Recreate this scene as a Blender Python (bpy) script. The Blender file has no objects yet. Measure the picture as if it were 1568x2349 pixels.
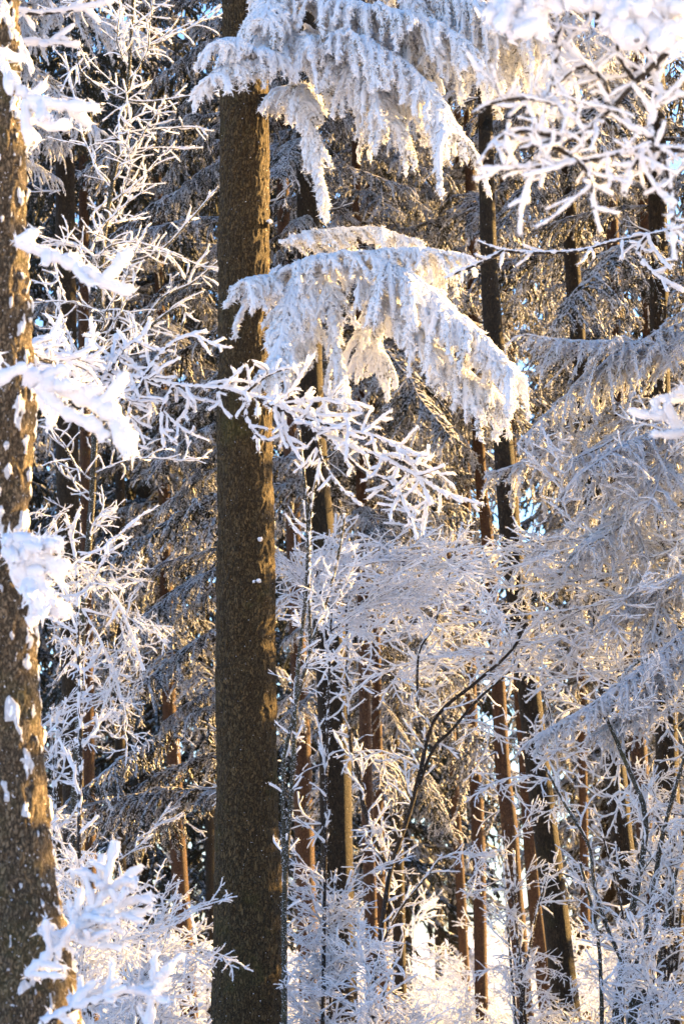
import bpy, math
import numpy as np
from mathutils import Vector, Matrix

# ------------------------------------------------------------------ camera, light, exposure
SC = bpy.context.scene
COL = SC.collection
FPX, PCX, PCY = 6042.0, 784.0, 1174.5
PITCH = math.radians(10.0)
CAM = np.array([0.0, 0.0, 1.6])
cam_d = bpy.data.cameras.new('camera')
cam = bpy.data.objects.new('camera', cam_d)
COL.objects.link(cam)
cam.location = CAM
cam.rotation_euler = (math.pi / 2 + PITCH, 0, 0)
cam_d.sensor_fit = 'VERTICAL'
cam_d.sensor_height = 36.0
cam_d.lens = FPX / 2349.0 * 36.0
cam_d.clip_end = 1500
cam_d.dof.use_dof = True
cam_d.dof.focus_distance = 20.5
cam_d.dof.aperture_fstop = 4.6
SC.camera = cam

SUN_AZ, SUN_EL = math.radians(57), math.radians(15)
w = bpy.data.worlds.new('World')
SC.world = w
w.use_nodes = True
nt = w.node_tree
sky = nt.nodes.new('ShaderNodeTexSky')
sky.sky_type = 'NISHITA'
sky.sun_disc = False
sky.sun_elevation = SUN_EL
sky.sun_rotation = SUN_AZ
sky.ozone_density = 5.0
sky.dust_density = 1.0
bg = nt.nodes['Background']
nt.links.new(sky.outputs[0], bg.inputs[0])
bg.inputs[1].default_value = 0.072
sd = bpy.data.lights.new('sun', 'SUN')
sd.energy = 5.0
sd.angle = math.radians(0.5)
sd.color = (1.0, 0.60, 0.19)
sun = bpy.data.objects.new('sun', sd)
COL.objects.link(sun)
to_sun = Vector((math.sin(SUN_AZ) * math.cos(SUN_EL), math.cos(SUN_AZ) * math.cos(SUN_EL), math.sin(SUN_EL)))
sun.rotation_euler = to_sun.to_track_quat('Z', 'Y').to_euler()
SC.view_settings.view_transform = 'Standard'
SC.view_settings.look = 'None'
SC.view_settings.gamma = 1
SC.view_settings.use_curve_mapping = False
SC.view_settings.exposure = 2.86
SC.render.engine = 'CYCLES'
SC.cycles.max_bounces = 6
SC.cycles.diffuse_bounces = 4
SC.cycles.transmission_bounces = 3
SC.cycles.glossy_bounces = 2
SC.cycles.sample_clamp_indirect = 8

# ------------------------------------------------------------------ helpers
R = np.random.RandomState
UP = np.array([0, 0, 1.0])
cp_, sp_ = math.cos(PITCH), math.sin(PITCH)


def at(px, py, Y):
    """the world point seen at photo position (px, py) at distance Y in front of the camera"""
    dx, dy = (px - PCX) / FPX, -(py - PCY) / FPX
    d = np.array([dx, cp_ - dy * sp_, sp_ + dy * cp_])
    return CAM + d * (Y / d[1])


def ground_z(x, y):
    return 0.018 * np.maximum(0, y - 20) + 0.10 * np.sin(x * 0.7 + y * 0.31) + 0.07 * np.sin(x * 1.9 - y * 0.83)


def unit(v):
    return v / np.maximum(1e-9, np.linalg.norm(v, axis=-1, keepdims=True))


def hash3(i, j, k, seed):
    n = (i * 374761393 + j * 668265263 + k * 2147483647 + seed * 974711) & 0xffffffff
    n = ((n ^ (n >> 13)) * 1274126177) & 0xffffffff
    n = (n ^ (n >> 16)) & 0xffffffff
    return n / 4294967295.0


def vnoise(P, seed=0):
    P = np.asarray(P, float)
    I = np.floor(P).astype(np.int64)
    F = P - I
    F = F * F * (3 - 2 * F)
    out = 0
    for a in (0, 1):
        for b in (0, 1):
            for c in (0, 1):
                wgt = (F[..., 0] if a else 1 - F[..., 0]) * (F[..., 1] if b else 1 - F[..., 1]) * (F[..., 2] if c else 1 - F[..., 2])
                out = out + wgt * hash3(I[..., 0] + a, I[..., 1] + b, I[..., 2] + c, seed)
    return out


def fbm(P, seed=0, o=3):
    s, a, t = 0, 0.5, 0
    for i in range(o):
        s = s + a * vnoise(P * 2 ** i, seed + i)
        t += a
        a *= 0.5
    return s / t


def mesh_from(name, V, groups, mats, attrs=None):
    """V (n,3); groups: list of (faces (m,k) array, material index)"""
    me = bpy.data.meshes.new(name)
    V = np.asarray(V, np.float32)
    me.vertices.add(len(V))
    me.vertices.foreach_set('co', V.ravel())
    tot = sum(len(f) for f, _ in groups)
    loops = np.concatenate([f.ravel() for f, _ in groups]).astype(np.int32)
    cnt = np.concatenate([np.full(len(f), f.shape[1]) for f, _ in groups]).astype(np.int32)
    mi = np.concatenate([np.full(len(f), m) for f, m in groups]).astype(np.int32)
    start = np.concatenate([[0], np.cumsum(cnt)[:-1]]).astype(np.int32)
    me.loops.add(len(loops))
    me.loops.foreach_set('vertex_index', loops)
    me.polygons.add(tot)
    me.polygons.foreach_set('loop_start', start)
    me.polygons.foreach_set('loop_total', cnt)
    me.polygons.foreach_set('material_index', mi)
    me.polygons.foreach_set('use_smooth', np.ones(tot, bool))
    for m in mats:
        me.materials.append(m)
    for k, v in (attrs or {}).items():
        a = me.attributes.new(k, 'FLOAT', 'POINT')
        a.data.foreach_set('value', np.asarray(v, np.float32))
    me.update(calc_edges=True)
    return me


def link(name, me, parent=None, **props):
    o = bpy.data.objects.new(name, me)
    COL.objects.link(o)
    if parent:
        o.parent = parent
    for k, v in props.items():
        if v is not None:
            o[k] = v
    return o


def thing(name, label, cat, loc, group=None):
    o = bpy.data.objects.new(name, None)
    COL.objects.link(o)
    o.location = loc
    o.empty_display_size = 0.3
    o['label'] = label
    o['category'] = cat
    if group:
        o['group'] = group
    return o


class Tubes:
    """collects tubes and rime needles, in batches, and builds ONE mesh of them"""

    def __init__(s, seed=0):
        s.b = []
        s.sp = []
        s.rng = R(seed)

    def add(s, P, r, mat=0, K=5, jit=0.15):
        P = np.asarray(P, float)
        r = np.asarray(r, float)
        if P.ndim == 2:
            P, r = P[None], r[None]
        s.b.append((P, r, mat, K, jit))

    def spikes(s, P, ln, wd, mat=0, d=None):
        n = len(P)
        if n == 0:
            return
        if d is None:
            d = unit(s.rng.normal(size=(n, 3)) + np.array([0, 0, 0.1]))
        q = unit(np.cross(d, s.rng.normal(size=(n, 3))))
        ln = ln * s.rng.uniform(0.5, 1.3, (n, 1))
        s.sp.append((np.stack([P - q * wd, P + q * wd, P + d * ln], 1), mat))

    def mesh(s, name, mats, origin=(0, 0, 0)):
        VV, G, off = [], [], 0
        for P, r, mat, K, jit in s.b:
            N, m, _ = P.shape
            T = unit(np.gradient(P, axis=1))
            mean = unit(P[:, -1] - P[:, 0])
            ref = np.where(np.abs(mean[:, 2:3]) > 0.8, np.array([[1.0, 0, 0]]), np.array([[0, 0, 1.0]]))[:, None, :]
            U = unit(np.cross(T, np.broadcast_to(ref, T.shape)))
            W = np.cross(T, U)
            a = np.arange(K) * 2 * np.pi / K
            rr = r[:, :, None] * (1 + jit * s.rng.uniform(-1, 1, (N, m, K)))
            V = P[:, :, None, :] + rr[..., None] * (U[:, :, None, :] * np.cos(a)[None, None, :, None] + W[:, :, None, :] * np.sin(a)[None, None, :, None])
            VV.append(V.reshape(-1, 3))
            idx = off + np.arange(N * m * K).reshape(N, m, K)
            nx = np.roll(idx, -1, 2)
            F = np.stack([idx[:, :-1], nx[:, :-1], nx[:, 1:], idx[:, 1:]], -1).reshape(-1, 4)
            G.append((F, mat))
            off += N * m * K
        for Tt, mat in s.sp:
            n = len(Tt)
            VV.append(Tt.reshape(-1, 3))
            G.append((off + np.arange(n * 3).reshape(n, 3), mat))
            off += n * 3
        V = np.concatenate(VV) - np.asarray(origin)
        return mesh_from(name, V, G, mats)


def resample(P, n):
    P = np.asarray(P, float)
    d = np.concatenate([[0], np.cumsum(np.linalg.norm(np.diff(P, axis=0), axis=1))])
    t = np.linspace(0, d[-1], n)
    return np.stack([np.interp(t, d, P[:, k]) for k in range(P.shape[1])], 1)


def smooth(P, n):
    """Catmull-Rom through the points"""
    P = np.asarray(P, float)
    Q = np.vstack([2 * P[0] - P[1], P, 2 * P[-1] - P[-2]])
    out = []
    for i in range(len(P) - 1):
        for t in np.linspace(0, 1, 8, endpoint=False):
            a, b, c, d = Q[i:i + 4]
            out.append(0.5 * ((2 * b) + (c - a) * t + (2 * a - 5 * b + 4 * c - d) * t * t + (-a + 3 * b - 3 * c + d) * t ** 3))
    out.append(P[-1])
    return resample(out, n)


def plen(P):
    return np.linalg.norm(np.diff(P, axis=0), axis=1).sum()


# ------------------------------------------------------------------ materials
def mat_base(name):
    m = bpy.data.materials.new(name)
    m.use_nodes = True
    t = m.node_tree
    t.nodes.clear()
    return m, t, lambda k, **kw: mknode(t, k, kw)


def mknode(t, k, kw):
    n = t.nodes.new(k)
    for a, v in kw.items():
        if a.startswith('i_'):
            n.inputs[a[2:].replace('_', ' ')].default_value = v
        else:
            setattr(n, a, v)
    return n


def frost_shader(t, N, color_out, bump_out, transl):
    d = N('ShaderNodeBsdfPrincipled')
    d.inputs['Roughness'].default_value = 0.75
    d.inputs['Specular IOR Level'].default_value = 0.25
    tr = N('ShaderNodeBsdfTranslucent')
    mx = N('ShaderNodeMixShader')
    mx.inputs[0].default_value = transl
    t.links.new(color_out, d.inputs['Base Color'])
    t.links.new(color_out, tr.inputs[0])
    if bump_out:
        t.links.new(bump_out, d.inputs['Normal'])
        t.links.new(bump_out, tr.inputs['Normal'])
    t.links.new(d.outputs[0], mx.inputs[1])
    t.links.new(tr.outputs[0], mx.inputs[2])
    o = N('ShaderNodeOutputMaterial')
    t.links.new(mx.outputs[0], o.inputs[0])


def ramp(N, t, src, stops):
    r = N('ShaderNodeValToRGB')
    e = r.color_ramp.elements
    while len(e) < len(stops):
        e.new(0.5)
    for i, (p, c) in enumerate(stops):
        e[i].position = p
        e[i].color = (*c, 1) if len(c) == 3 else c
    t.links.new(src, r.inputs[0])
    return r.outputs[0]


def frost_mat(name, cov_lo, cov_hi, dark, white, transl=0.3, scale=60.0, upw=0.0, bump=0.5):
    """rime: white crystals over whatever they grew on; cov_lo..cov_hi is the noise band of the bare patches"""
    m, t, N = mat_base(name)
    tc = N('ShaderNodeTexCoord')
    n1 = N('ShaderNodeTexNoise', i_Scale=scale, i_Detail=4.0, i_Roughness=0.65)
    t.links.new(tc.outputs['Object'], n1.inputs['Vector'])
    n2 = N('ShaderNodeTexNoise', i_Scale=scale * 0.09, i_Detail=2.0)
    t.links.new(tc.outputs['Object'], n2.inputs['Vector'])
    g = N('ShaderNodeNewGeometry')
    sx = N('ShaderNodeSeparateXYZ')
    t.links.new(g.outputs['Normal'], sx.inputs[0])
    ma = N('ShaderNodeMath', operation='MULTIPLY_ADD')
    t.links.new(sx.outputs[2], ma.inputs[0])
    ma.inputs[1].default_value = upw
    t.links.new(n1.outputs[0], ma.inputs[2])
    mb = N('ShaderNodeMath', operation='MULTIPLY_ADD')
    t.links.new(n2.outputs[0], mb.inputs[0])
    mb.inputs[1].default_value = 0.5
    t.links.new(ma.outputs[0], mb.inputs[2])
    mr = N('ShaderNodeMapRange', interpolation_type='SMOOTHSTEP')
    mr.inputs['From Min'].default_value = cov_lo + 0.25
    mr.inputs['From Max'].default_value = cov_hi + 0.25
    t.links.new(mb.outputs[0], mr.inputs[0])
    mix = N('ShaderNodeMix', data_type='RGBA')
    mix.inputs[6].default_value = (*dark, 1)
    mix.inputs[7].default_value = (*white, 1)
    t.links.new(mr.outputs[0], mix.inputs[0])
    b = N('ShaderNodeBump')
    b.inputs['Strength'].default_value = bump
    b.inputs['Distance'].default_value = 0.01
    t.links.new(n1.outputs[0], b.inputs['Height'])
    frost_shader(t, N, mix.outputs[2], b.outputs[0], transl)
    return m


def bark_mat(name, c1, c2, moss, moss_amt, fleck, scale=1.0, snow_attr=False, red=None):
    m, t, N = mat_base(name)
    tc = N('ShaderNodeTexCoord')
    mp = N('ShaderNodeMapping')
    mp.inputs['Scale'].default_value = (1, 1, 0.36)
    t.links.new(tc.outputs['Object'], mp.inputs[0])
    nd = N('ShaderNodeTexNoise', i_Scale=26 * scale, i_Detail=5.0, i_Roughness=0.65)
    t.links.new(mp.outputs[0], nd.inputs['Vector'])
    vm = N('ShaderNodeVectorMath', operation='MULTIPLY_ADD')
    t.links.new(nd.outputs['Color'], vm.inputs[0])
    vm.inputs[1].default_value = (0.075 / scale,) * 3
    t.links.new(mp.outputs[0], vm.inputs[2])
    v = N('ShaderNodeTexVoronoi', feature='DISTANCE_TO_EDGE', i_Scale=62 * scale)
    t.links.new(vm.outputs[0], v.inputs['Vector'])
    v2 = N('ShaderNodeTexVoronoi', feature='F1', i_Scale=62 * scale)
    t.links.new(vm.outputs[0], v2.inputs['Vector'])
    n3 = N('ShaderNodeTexNoise', i_Scale=90 * scale, i_Detail=4.0, i_Roughness=0.7)
    t.links.new(mp.outputs[0], n3.inputs['Vector'])
    plate = N('ShaderNodeMapRange', interpolation_type='SMOOTHSTEP')
    plate.inputs['From Max'].default_value = 0.20
    t.links.new(v.outputs['Distance'], plate.inputs[0])
    # plate colours
    sc = N('ShaderNodeSeparateColor')
    t.links.new(v2.outputs['Color'], sc.inputs[0])
    pc = N('ShaderNodeMath', operation='MULTIPLY_ADD')
    t.links.new(n3.outputs[0], pc.inputs[0])
    pc.inputs[1].default_value = 0.5
    q = N('ShaderNodeMath', operation='MULTIPLY')
    t.links.new(sc.outputs[0], q.inputs[0])
    q.inputs[1].default_value = 0.16
    t.links.new(q.outputs[0], pc.inputs[2])
    col = ramp(N, t, pc.outputs[0], [(0.12, c1), (0.58, c2)])
    crk = N('ShaderNodeMix', data_type='RGBA')
    crk.inputs[6].default_value = (c1[0] * 0.5, c1[1] * 0.47, c1[2] * 0.44, 1)
    t.links.new(plate.outputs[0], crk.inputs[0])
    t.links.new(col, crk.inputs[7])
    last = crk.outputs[2]
    n4 = N('ShaderNodeTexNoise', i_Scale=2.6, i_Detail=5.0, i_Roughness=0.65)
    t.links.new(tc.outputs['Object'], n4.inputs['Vector'])
    mm = N('ShaderNodeMapRange', interpolation_type='SMOOTHSTEP')
    mm.inputs['From Min'].default_value = 0.62 - moss_amt * 0.2
    mm.inputs['From Max'].default_value = 0.85 - moss_amt * 0.2
    t.links.new(n4.outputs[0], mm.inputs[0])
    m2 = N('ShaderNodeMath', operation='MULTIPLY')
    t.links.new(mm.outputs[0], m2.inputs[0])
    m2.inputs[1].default_value = 0.5
    mo = N('ShaderNodeMix', data_type='RGBA')
    t.links.new(m2.outputs[0], mo.inputs[0])
    t.links.new(last, mo.inputs[6])
    mo.inputs[7].default_value = (*moss, 1)
    last = mo.outputs[2]
    # rime caught in the bark
    n5 = N('ShaderNodeTexNoise', i_Scale=55 * scale, i_Detail=2.0)
    t.links.new(tc.outputs['Object'], n5.inputs['Vector'])
    fl = N('ShaderNodeMapRange')
    fl.inputs['From Min'].default_value = 0.80 - fleck * 0.2
    fl.inputs['From Max'].default_value = 0.84 - fleck * 0.2
    t.links.new(n5.outputs[0], fl.inputs[0])
    fm = N('ShaderNodeMix', data_type='RGBA')
    t.links.new(fl.outputs[0], fm.inputs[0])
    t.links.new(last, fm.inputs[6])
    fm.inputs[7].default_value = (0.8, 0.82, 0.86, 1)
    last = fm.outputs[2]
    if snow_attr:
        at_ = N('ShaderNodeAttribute', attribute_name='snow')
        sm = N('ShaderNodeMix', data_type='RGBA')
        ad = N('ShaderNodeMath', operation='MULTIPLY_ADD')
        t.links.new(n3.outputs[0], ad.inputs[0])
        ad.inputs[1].default_value = 0.5
        t.links.new(at_.outputs['Fac'], ad.inputs[2])
        ar = N('ShaderNodeMapRange')
        ar.inputs['From Min'].default_value = 0.70
        ar.inputs['From Max'].default_value = 0.80
        t.links.new(ad.outputs[0], ar.inputs[0])
        t.links.new(ar.outputs[0], sm.inputs[0])
        t.links.new(last, sm.inputs[6])
        sm.inputs[7].default_value = (0.86, 0.88, 0.92, 1)
        last = sm.outputs[2]
    hs = N('ShaderNodeMath', operation='MULTIPLY_ADD')
    t.links.new(n3.outputs[0], hs.inputs[0])
    hs.inputs[1].default_value = 0.45
    t.links.new(plate.outputs[0], hs.inputs[2])
    b = N('ShaderNodeBump')
    b.inputs['Strength'].default_value = 0.9
    b.inputs['Distance'].default_value = 0.012 / scale
    t.links.new(hs.outputs[0], b.inputs['Height'])
    p = N('ShaderNodeBsdfPrincipled')
    p.inputs['Roughness'].default_value = 0.8
    p.inputs['Specular IOR Level'].default_value = 0.2
    t.links.new(last, p.inputs['Base Color'])
    t.links.new(b.outputs[0], p.inputs['Normal'])
    o = N('ShaderNodeOutputMaterial')
    t.links.new(p.outputs[0], o.inputs[0])
    return m


WHITE = (0.87, 0.885, 0.92)
M_FROST = frost_mat('thick_rime', 0.05, 0.2, (0.35, 0.33, 0.3), WHITE, 0.2, 45, 0.05, 0.9)
M_TWIGF = frost_mat('twig_rime', 0.05, 0.24, (0.16, 0.13, 0.10), WHITE, 0.2, 55, 0.12, 0.9)
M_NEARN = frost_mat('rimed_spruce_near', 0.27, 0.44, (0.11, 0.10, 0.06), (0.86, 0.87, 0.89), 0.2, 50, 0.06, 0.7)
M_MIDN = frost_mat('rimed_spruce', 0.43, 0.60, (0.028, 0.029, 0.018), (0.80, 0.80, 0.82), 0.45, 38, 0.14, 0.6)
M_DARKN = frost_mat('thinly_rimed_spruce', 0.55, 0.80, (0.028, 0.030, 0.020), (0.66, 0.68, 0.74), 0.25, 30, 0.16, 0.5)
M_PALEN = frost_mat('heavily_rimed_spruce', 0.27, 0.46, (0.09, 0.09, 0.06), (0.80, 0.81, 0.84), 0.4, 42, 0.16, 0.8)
M_WOOD = bark_mat('twig_bark', (0.035, 0.026, 0.02), (0.10, 0.08, 0.06), (0.09, 0.10, 0.03), 0.3, 0.6, 2.5)
M_BARK = bark_mat('spruce_bark', (0.046, 0.032, 0.014), (0.150, 0.100, 0.042), (0.085, 0.08, 0.018), 0.45, 0.34, 1.0, True)
M_BARKL = bark_mat('old_bark', (0.085, 0.064, 0.040), (0.25, 0.185, 0.115), (0.10, 0.10, 0.03), 0.6, 0.6, 1.1, True)
M_BARKD = bark_mat('dark_spruce_bark', (0.024, 0.017, 0.009), (0.072, 0.050, 0.026), (0.05, 0.052, 0.02), 0.35, 0.35, 0.9)
M_BARKR = bark_mat('red_spruce_bark', (0.065, 0.032, 0.016), (0.15, 0.078, 0.038), (0.09, 0.07, 0.025), 0.3, 0.25, 0.9)
M_LICH = bark_mat('lichen_bark', (0.05, 0.046, 0.03), (0.15, 0.14, 0.10), (0.14, 0.14, 0.05), 0.6, 0.9, 2.0)


# ------------------------------------------------------------------ builders: trunks
def trunk_path(pts, Y, top=18.0):
    """pts: (px, py, width px) from top to bottom -> world path from the ground up and radii"""
    W, rad = [], []
    for px, py, wd in pts[::-1]:
        p = at(px, py, Y)
        W.append(p)
        rad.append(wd / 2 * np.linalg.norm(p - CAM) / FPX)
    W, rad = np.array(W), np.array(rad)
    gz = float(ground_z(W[0][0], Y)) - 0.3
    d = W[0] - W[min(1, len(W) - 1)] if len(W) > 1 else np.array([0, 0, -1.0])
    d = d / abs(d[2])
    h = W[0][2] - gz
    if h > 0:
        W = np.vstack([W[0] + d * h * np.array([0.8, 0.8, 1]), W])
        rad = np.concatenate([[rad[0] * 1.22], rad])
    if W[-1][2] < top:
        d = W[-1] - W[-2]
        d = d / d[2]
        h = top - W[-1][2]
        r1 = max(0.03, rad[-1] * (1 - 0.045 * h))
        W = np.vstack([W, W[-1] + d * h * np.array([0.5, 0.5, 1])])
        rad = np.concatenate([rad, [r1]])
    return W, rad


def trunk_mesh(name, W, rad, mat, ds=0.12, nk=14, amp=0.0, freq=18.0, snow=0.0, seed=0, origin=(0, 0, 0), top=None):
    n = max(6, int(plen(W) / ds))
    A = np.concatenate([W, rad[:, None]], 1)
    Q = np.vstack([2 * A[0] - A[1], A, 2 * A[-1] - A[-2]])
    S = smooth(A, n)
    P, r = S[:, :3], S[:, 3]
    T = unit(np.gradient(P, axis=0))
    U = unit(np.cross(T, np.array([0, 1.0, 0])))
    V_ = np.cross(T, U)
    a = np.arange(nk) * 2 * np.pi / nk
    D = U[:, None] * np.cos(a)[None, :, None] + V_[:, None] * np.sin(a)[None, :, None]
    V = P[:, None] + D * r[:, None, None]
    disp = (fbm(V * 2.2, seed, 2) - 0.5) * 0.10 * r[:, None]
    sn = np.zeros(V.shape[:2])
    if amp:
        q = V * np.array([freq, freq, freq * 0.33]) + (fbm(V * 6, seed + 5, 2)[..., None] - 0.5) * 2.5
        rd = 1 - np.abs(2 * fbm(q, seed + 9, 3) - 1)
        disp = disp + amp * (0.5 - rd ** 3)
    if snow:
        s1 = fbm(V * np.array([24, 24, 9]), seed + 31, 4)
        s2 = fbm(V * 0.9, seed + 77, 2)
        s3 = fbm(V * np.array([30, 30, 16]), seed + 51, 2)
        f = s1 * 0.75 + s2 * 0.3 + s3 * 0.25
        sn = np.clip((f - (0.80 - snow * 0.2)) * 12, 0, 1)
        disp = disp + sn * amp * 1.1
    V = V + D * disp[..., None]
    V = V.reshape(-1, 3) - np.asarray(origin)
    idx = np.arange(n * nk).reshape(n, nk)
    nx = np.roll(idx, -1, 1)
    F = np.stack([idx[:-1], nx[:-1], nx[1:], idx[1:]], -1).reshape(-1, 4)
    me = mesh_from(name, V, [(F, 0)], [mat], {'snow': sn.ravel()})
    return me, P, r


# ------------------------------------------------------------------ builders: spruce boughs
def frond(T, axis, n, lsec, hang, rng, r=0.010, dst=0.045, lt=0.11, mat=0, wood=1, K=4, rw=0.012, nsp=6, spl=0.025, spw=0.004,
          s0=0.08, side=0.8, fwd=0.6, tertiary=True, lift=0.15):
    """axis polyline with hanging side branchlets, each carrying short twigs and rime needles"""
    axis = np.asarray(axis, float)
    L = plen(axis)
    ax = resample(axis, 40)
    tan = unit(np.gradient(ax, axis=0))
    T.add(resample(axis, max(6, int(L / 0.15))), np.linspace(rw, rw * 0.3, max(6, int(L / 0.15))), wood, 5, 0.1)
    T.add(resample(axis, max(10, int(L / 0.035))) + np.array([0, 0, rw * 0.8]), np.full(max(10, int(L / 0.035)), max(r * 1.2, rw * 0.8)), mat, K, 0.35)
    m = 7
    S = []
    cl = vnoise(np.stack([np.arange(n) * 9.0 / max(9, n) * L, np.full(n, rng.uniform(0, 50)), np.zeros(n)], 1), 7)
    for i in range(n):
        s = s0 + (1 - s0) * (i + rng.uniform(-.4, .4)) / n
        s = min(max(s, 0.02), 1)
        k = s * 39
        k0 = min(38, int(k))
        p = ax[k0] + (ax[k0 + 1] - ax[k0]) * (k - k0)
        tg = tan[k0]
        hn = unit(np.cross(tg, UP) + 1e-6)
        sg = 1 if i % 2 else -1
        d = unit(tg * fwd * rng.uniform(.6, 1.4) + hn * sg * side * rng.uniform(.3, 1.3) + UP * lift * rng.uniform(-.8, 1.0))
        l = lsec(s) * rng.uniform(0.45, 1.3) * (0.55 + 0.9 * cl[i])
        hg = hang * rng.uniform(.6, 1.35)
        pts = [p]
        for j in range(m - 1):
            pts.append(pts[-1] + d * l / (m - 1))
            d = unit(d + np.array([0, 0, -hg * 0.34]) + rng.normal(size=3) * 0.13)
        S.append(pts)
    S = np.array(S)
    prof = np.array([1.0, 1.05, 1.05, 1.0, 0.95, 0.8, 0.35])
    rs = r * prof[None] * rng.uniform(0.75, 1.35, (len(S), 1))
    T.add(S, rs * rng.uniform(.75, 1.3, rs.shape), mat, K, 0.45)
    # short twigs on the branchlets
    tanS = unit(np.gradient(S, axis=1))
    lens = np.linalg.norm(np.diff(S, axis=1), axis=2).sum(1)
    Ps, Ds, Ls = [], [], []
    for i in range(len(S)):
        c = max(2, int(lens[i] / dst * 2))
        t = rng.uniform(0.03, 1, c) * (m - 1)
        j = np.minimum(m - 2, t.astype(int))
        f = (t - j)[:, None]
        p = S[i][j] * (1 - f) + S[i][j + 1] * f
        tg = tanS[i][j]
        h = unit(np.cross(tg, rng.normal(size=3) * 0.35 + UP + 1e-4))
        sg = rng.choice([-1, 1], c)[:, None]
        d = unit(tg * 0.75 + h * sg * rng.uniform(.3, 1.1, (c, 1)) + rng.normal(size=(c, 3)) * 0.25 + np.array([0, 0, -0.30 * hang]))
        Ps.append(p)
        Ds.append(d)
        Ls.append(lt * rng.uniform(.4, 1.25, c) * (1 - 0.45 * t / (m - 1)))
    p, d, l = np.concatenate(Ps), np.concatenate(Ds), np.concatenate(Ls)[:, None]
    d2 = unit(d + np.array([0, 0, -0.45 * hang]))
    TT = np.stack([p, p + d * l * .5, p + d * l * .5 + d2 * l * .5], 1)
    T.add(TT, r * np.array([0.8, 1.0, 0.25])[None] * rng.uniform(.6, 1.2, (len(TT), 1)), mat, K, 0.4)
    if nsp:
        q = rng.uniform(0, 2, (len(TT), nsp))
        j = q.astype(int).clip(0, 1)
        f = (q - j)[..., None]
        ii = np.arange(len(TT))[:, None]
        pp = TT[ii, j] * (1 - f) + TT[ii, j + 1] * f
        dd = unit(rng.normal(size=pp.shape) + d[:, None, :] * 0.7)
        T.spikes(pp.reshape(-1, 3), spl, spw, mat, dd.reshape(-1, 3))


def bough_axis(L, droop, up, rng, n=10):
    s = np.linspace(0, 1, n)
    x = L * s
    z = 0.10 * L * s - droop * L * s ** 1.8 + up * L * np.maximum(0, s - .65) ** 2 * 2
    y = np.cumsum(rng.normal(0, 0.012 * L, n))
    return np.stack([x, y - y[0], z], 1)


def lsec_generic(l):
    return lambda s: l * (0.45 + 0.75 * math.sin(math.pi * min(1, s * 0.95)) ** 0.7) * (1.0 if s < .85 else 0.75)


# (boughs shared by the spruces)
BOUGH = {'mid': [], 'dark': [], 'pale': []}
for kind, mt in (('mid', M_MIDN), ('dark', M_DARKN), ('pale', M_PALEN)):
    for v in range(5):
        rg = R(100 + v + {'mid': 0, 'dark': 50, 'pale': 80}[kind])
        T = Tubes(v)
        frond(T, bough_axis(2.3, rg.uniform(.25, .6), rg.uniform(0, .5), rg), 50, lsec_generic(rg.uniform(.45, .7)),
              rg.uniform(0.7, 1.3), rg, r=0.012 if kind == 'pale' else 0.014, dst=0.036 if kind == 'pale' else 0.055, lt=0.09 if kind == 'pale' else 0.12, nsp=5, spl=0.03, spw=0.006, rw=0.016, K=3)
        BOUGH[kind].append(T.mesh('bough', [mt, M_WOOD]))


def place(name, me, parent, p, d, scale, roll=0.0, flip=False, base=None):
    d = Vector(d).normalized()
    z = Vector((0, 0, 1))
    y = z.cross(d)
    y = y.normalized() if y.length > 1e-3 else Vector((0, 1, 0))
    zz = d.cross(y)
    M = Matrix((d, y, zz)).transposed().to_4x4()
    M = M @ Matrix.Rotation(roll, 4, 'X')
    o = bpy.data.objects.new(name, me)
    COL.objects.link(o)
    if parent:
        o.parent = parent
        p = Vector(p) - parent.location
    o.matrix_local = Matrix.Translation(Vector(p)) @ M @ Matrix.Diagonal((scale, scale * (-1 if flip else 1), scale, 1))
    return o


def add_boughs(root, P, r, z0, z1, per_m, length, rng, kind='mid', az=None, taper=0.02):
    n = int((z1 - z0) * per_m)
    a0 = rng.uniform(0, 6.28)
    for i in range(n):
        z = z0 + (z1 - z0) * (i + rng.uniform(-.9, .9)) / n
        k = int(np.searchsorted(P[:, 2], z))
        if k <= 0 or k >= len(P):
            continue
        p = P[k]
        if az is None:
            a = a0 + i * 2.39996 + rng.uniform(-.35, .35)
        else:
            a = math.radians(rng.uniform(*az))
        d = (math.cos(a), math.sin(a), rng.uniform(-.5, .16))
        sc = length / 2.3 * rng.uniform(.5, 1.2) * max(.3, 1 - taper * (z - z0))
        me = BOUGH[kind][rng.randint(5)]
        place('bough', me, root, p, d, sc, rng.uniform(-.25, .25), rng.rand() < .5)


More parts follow.
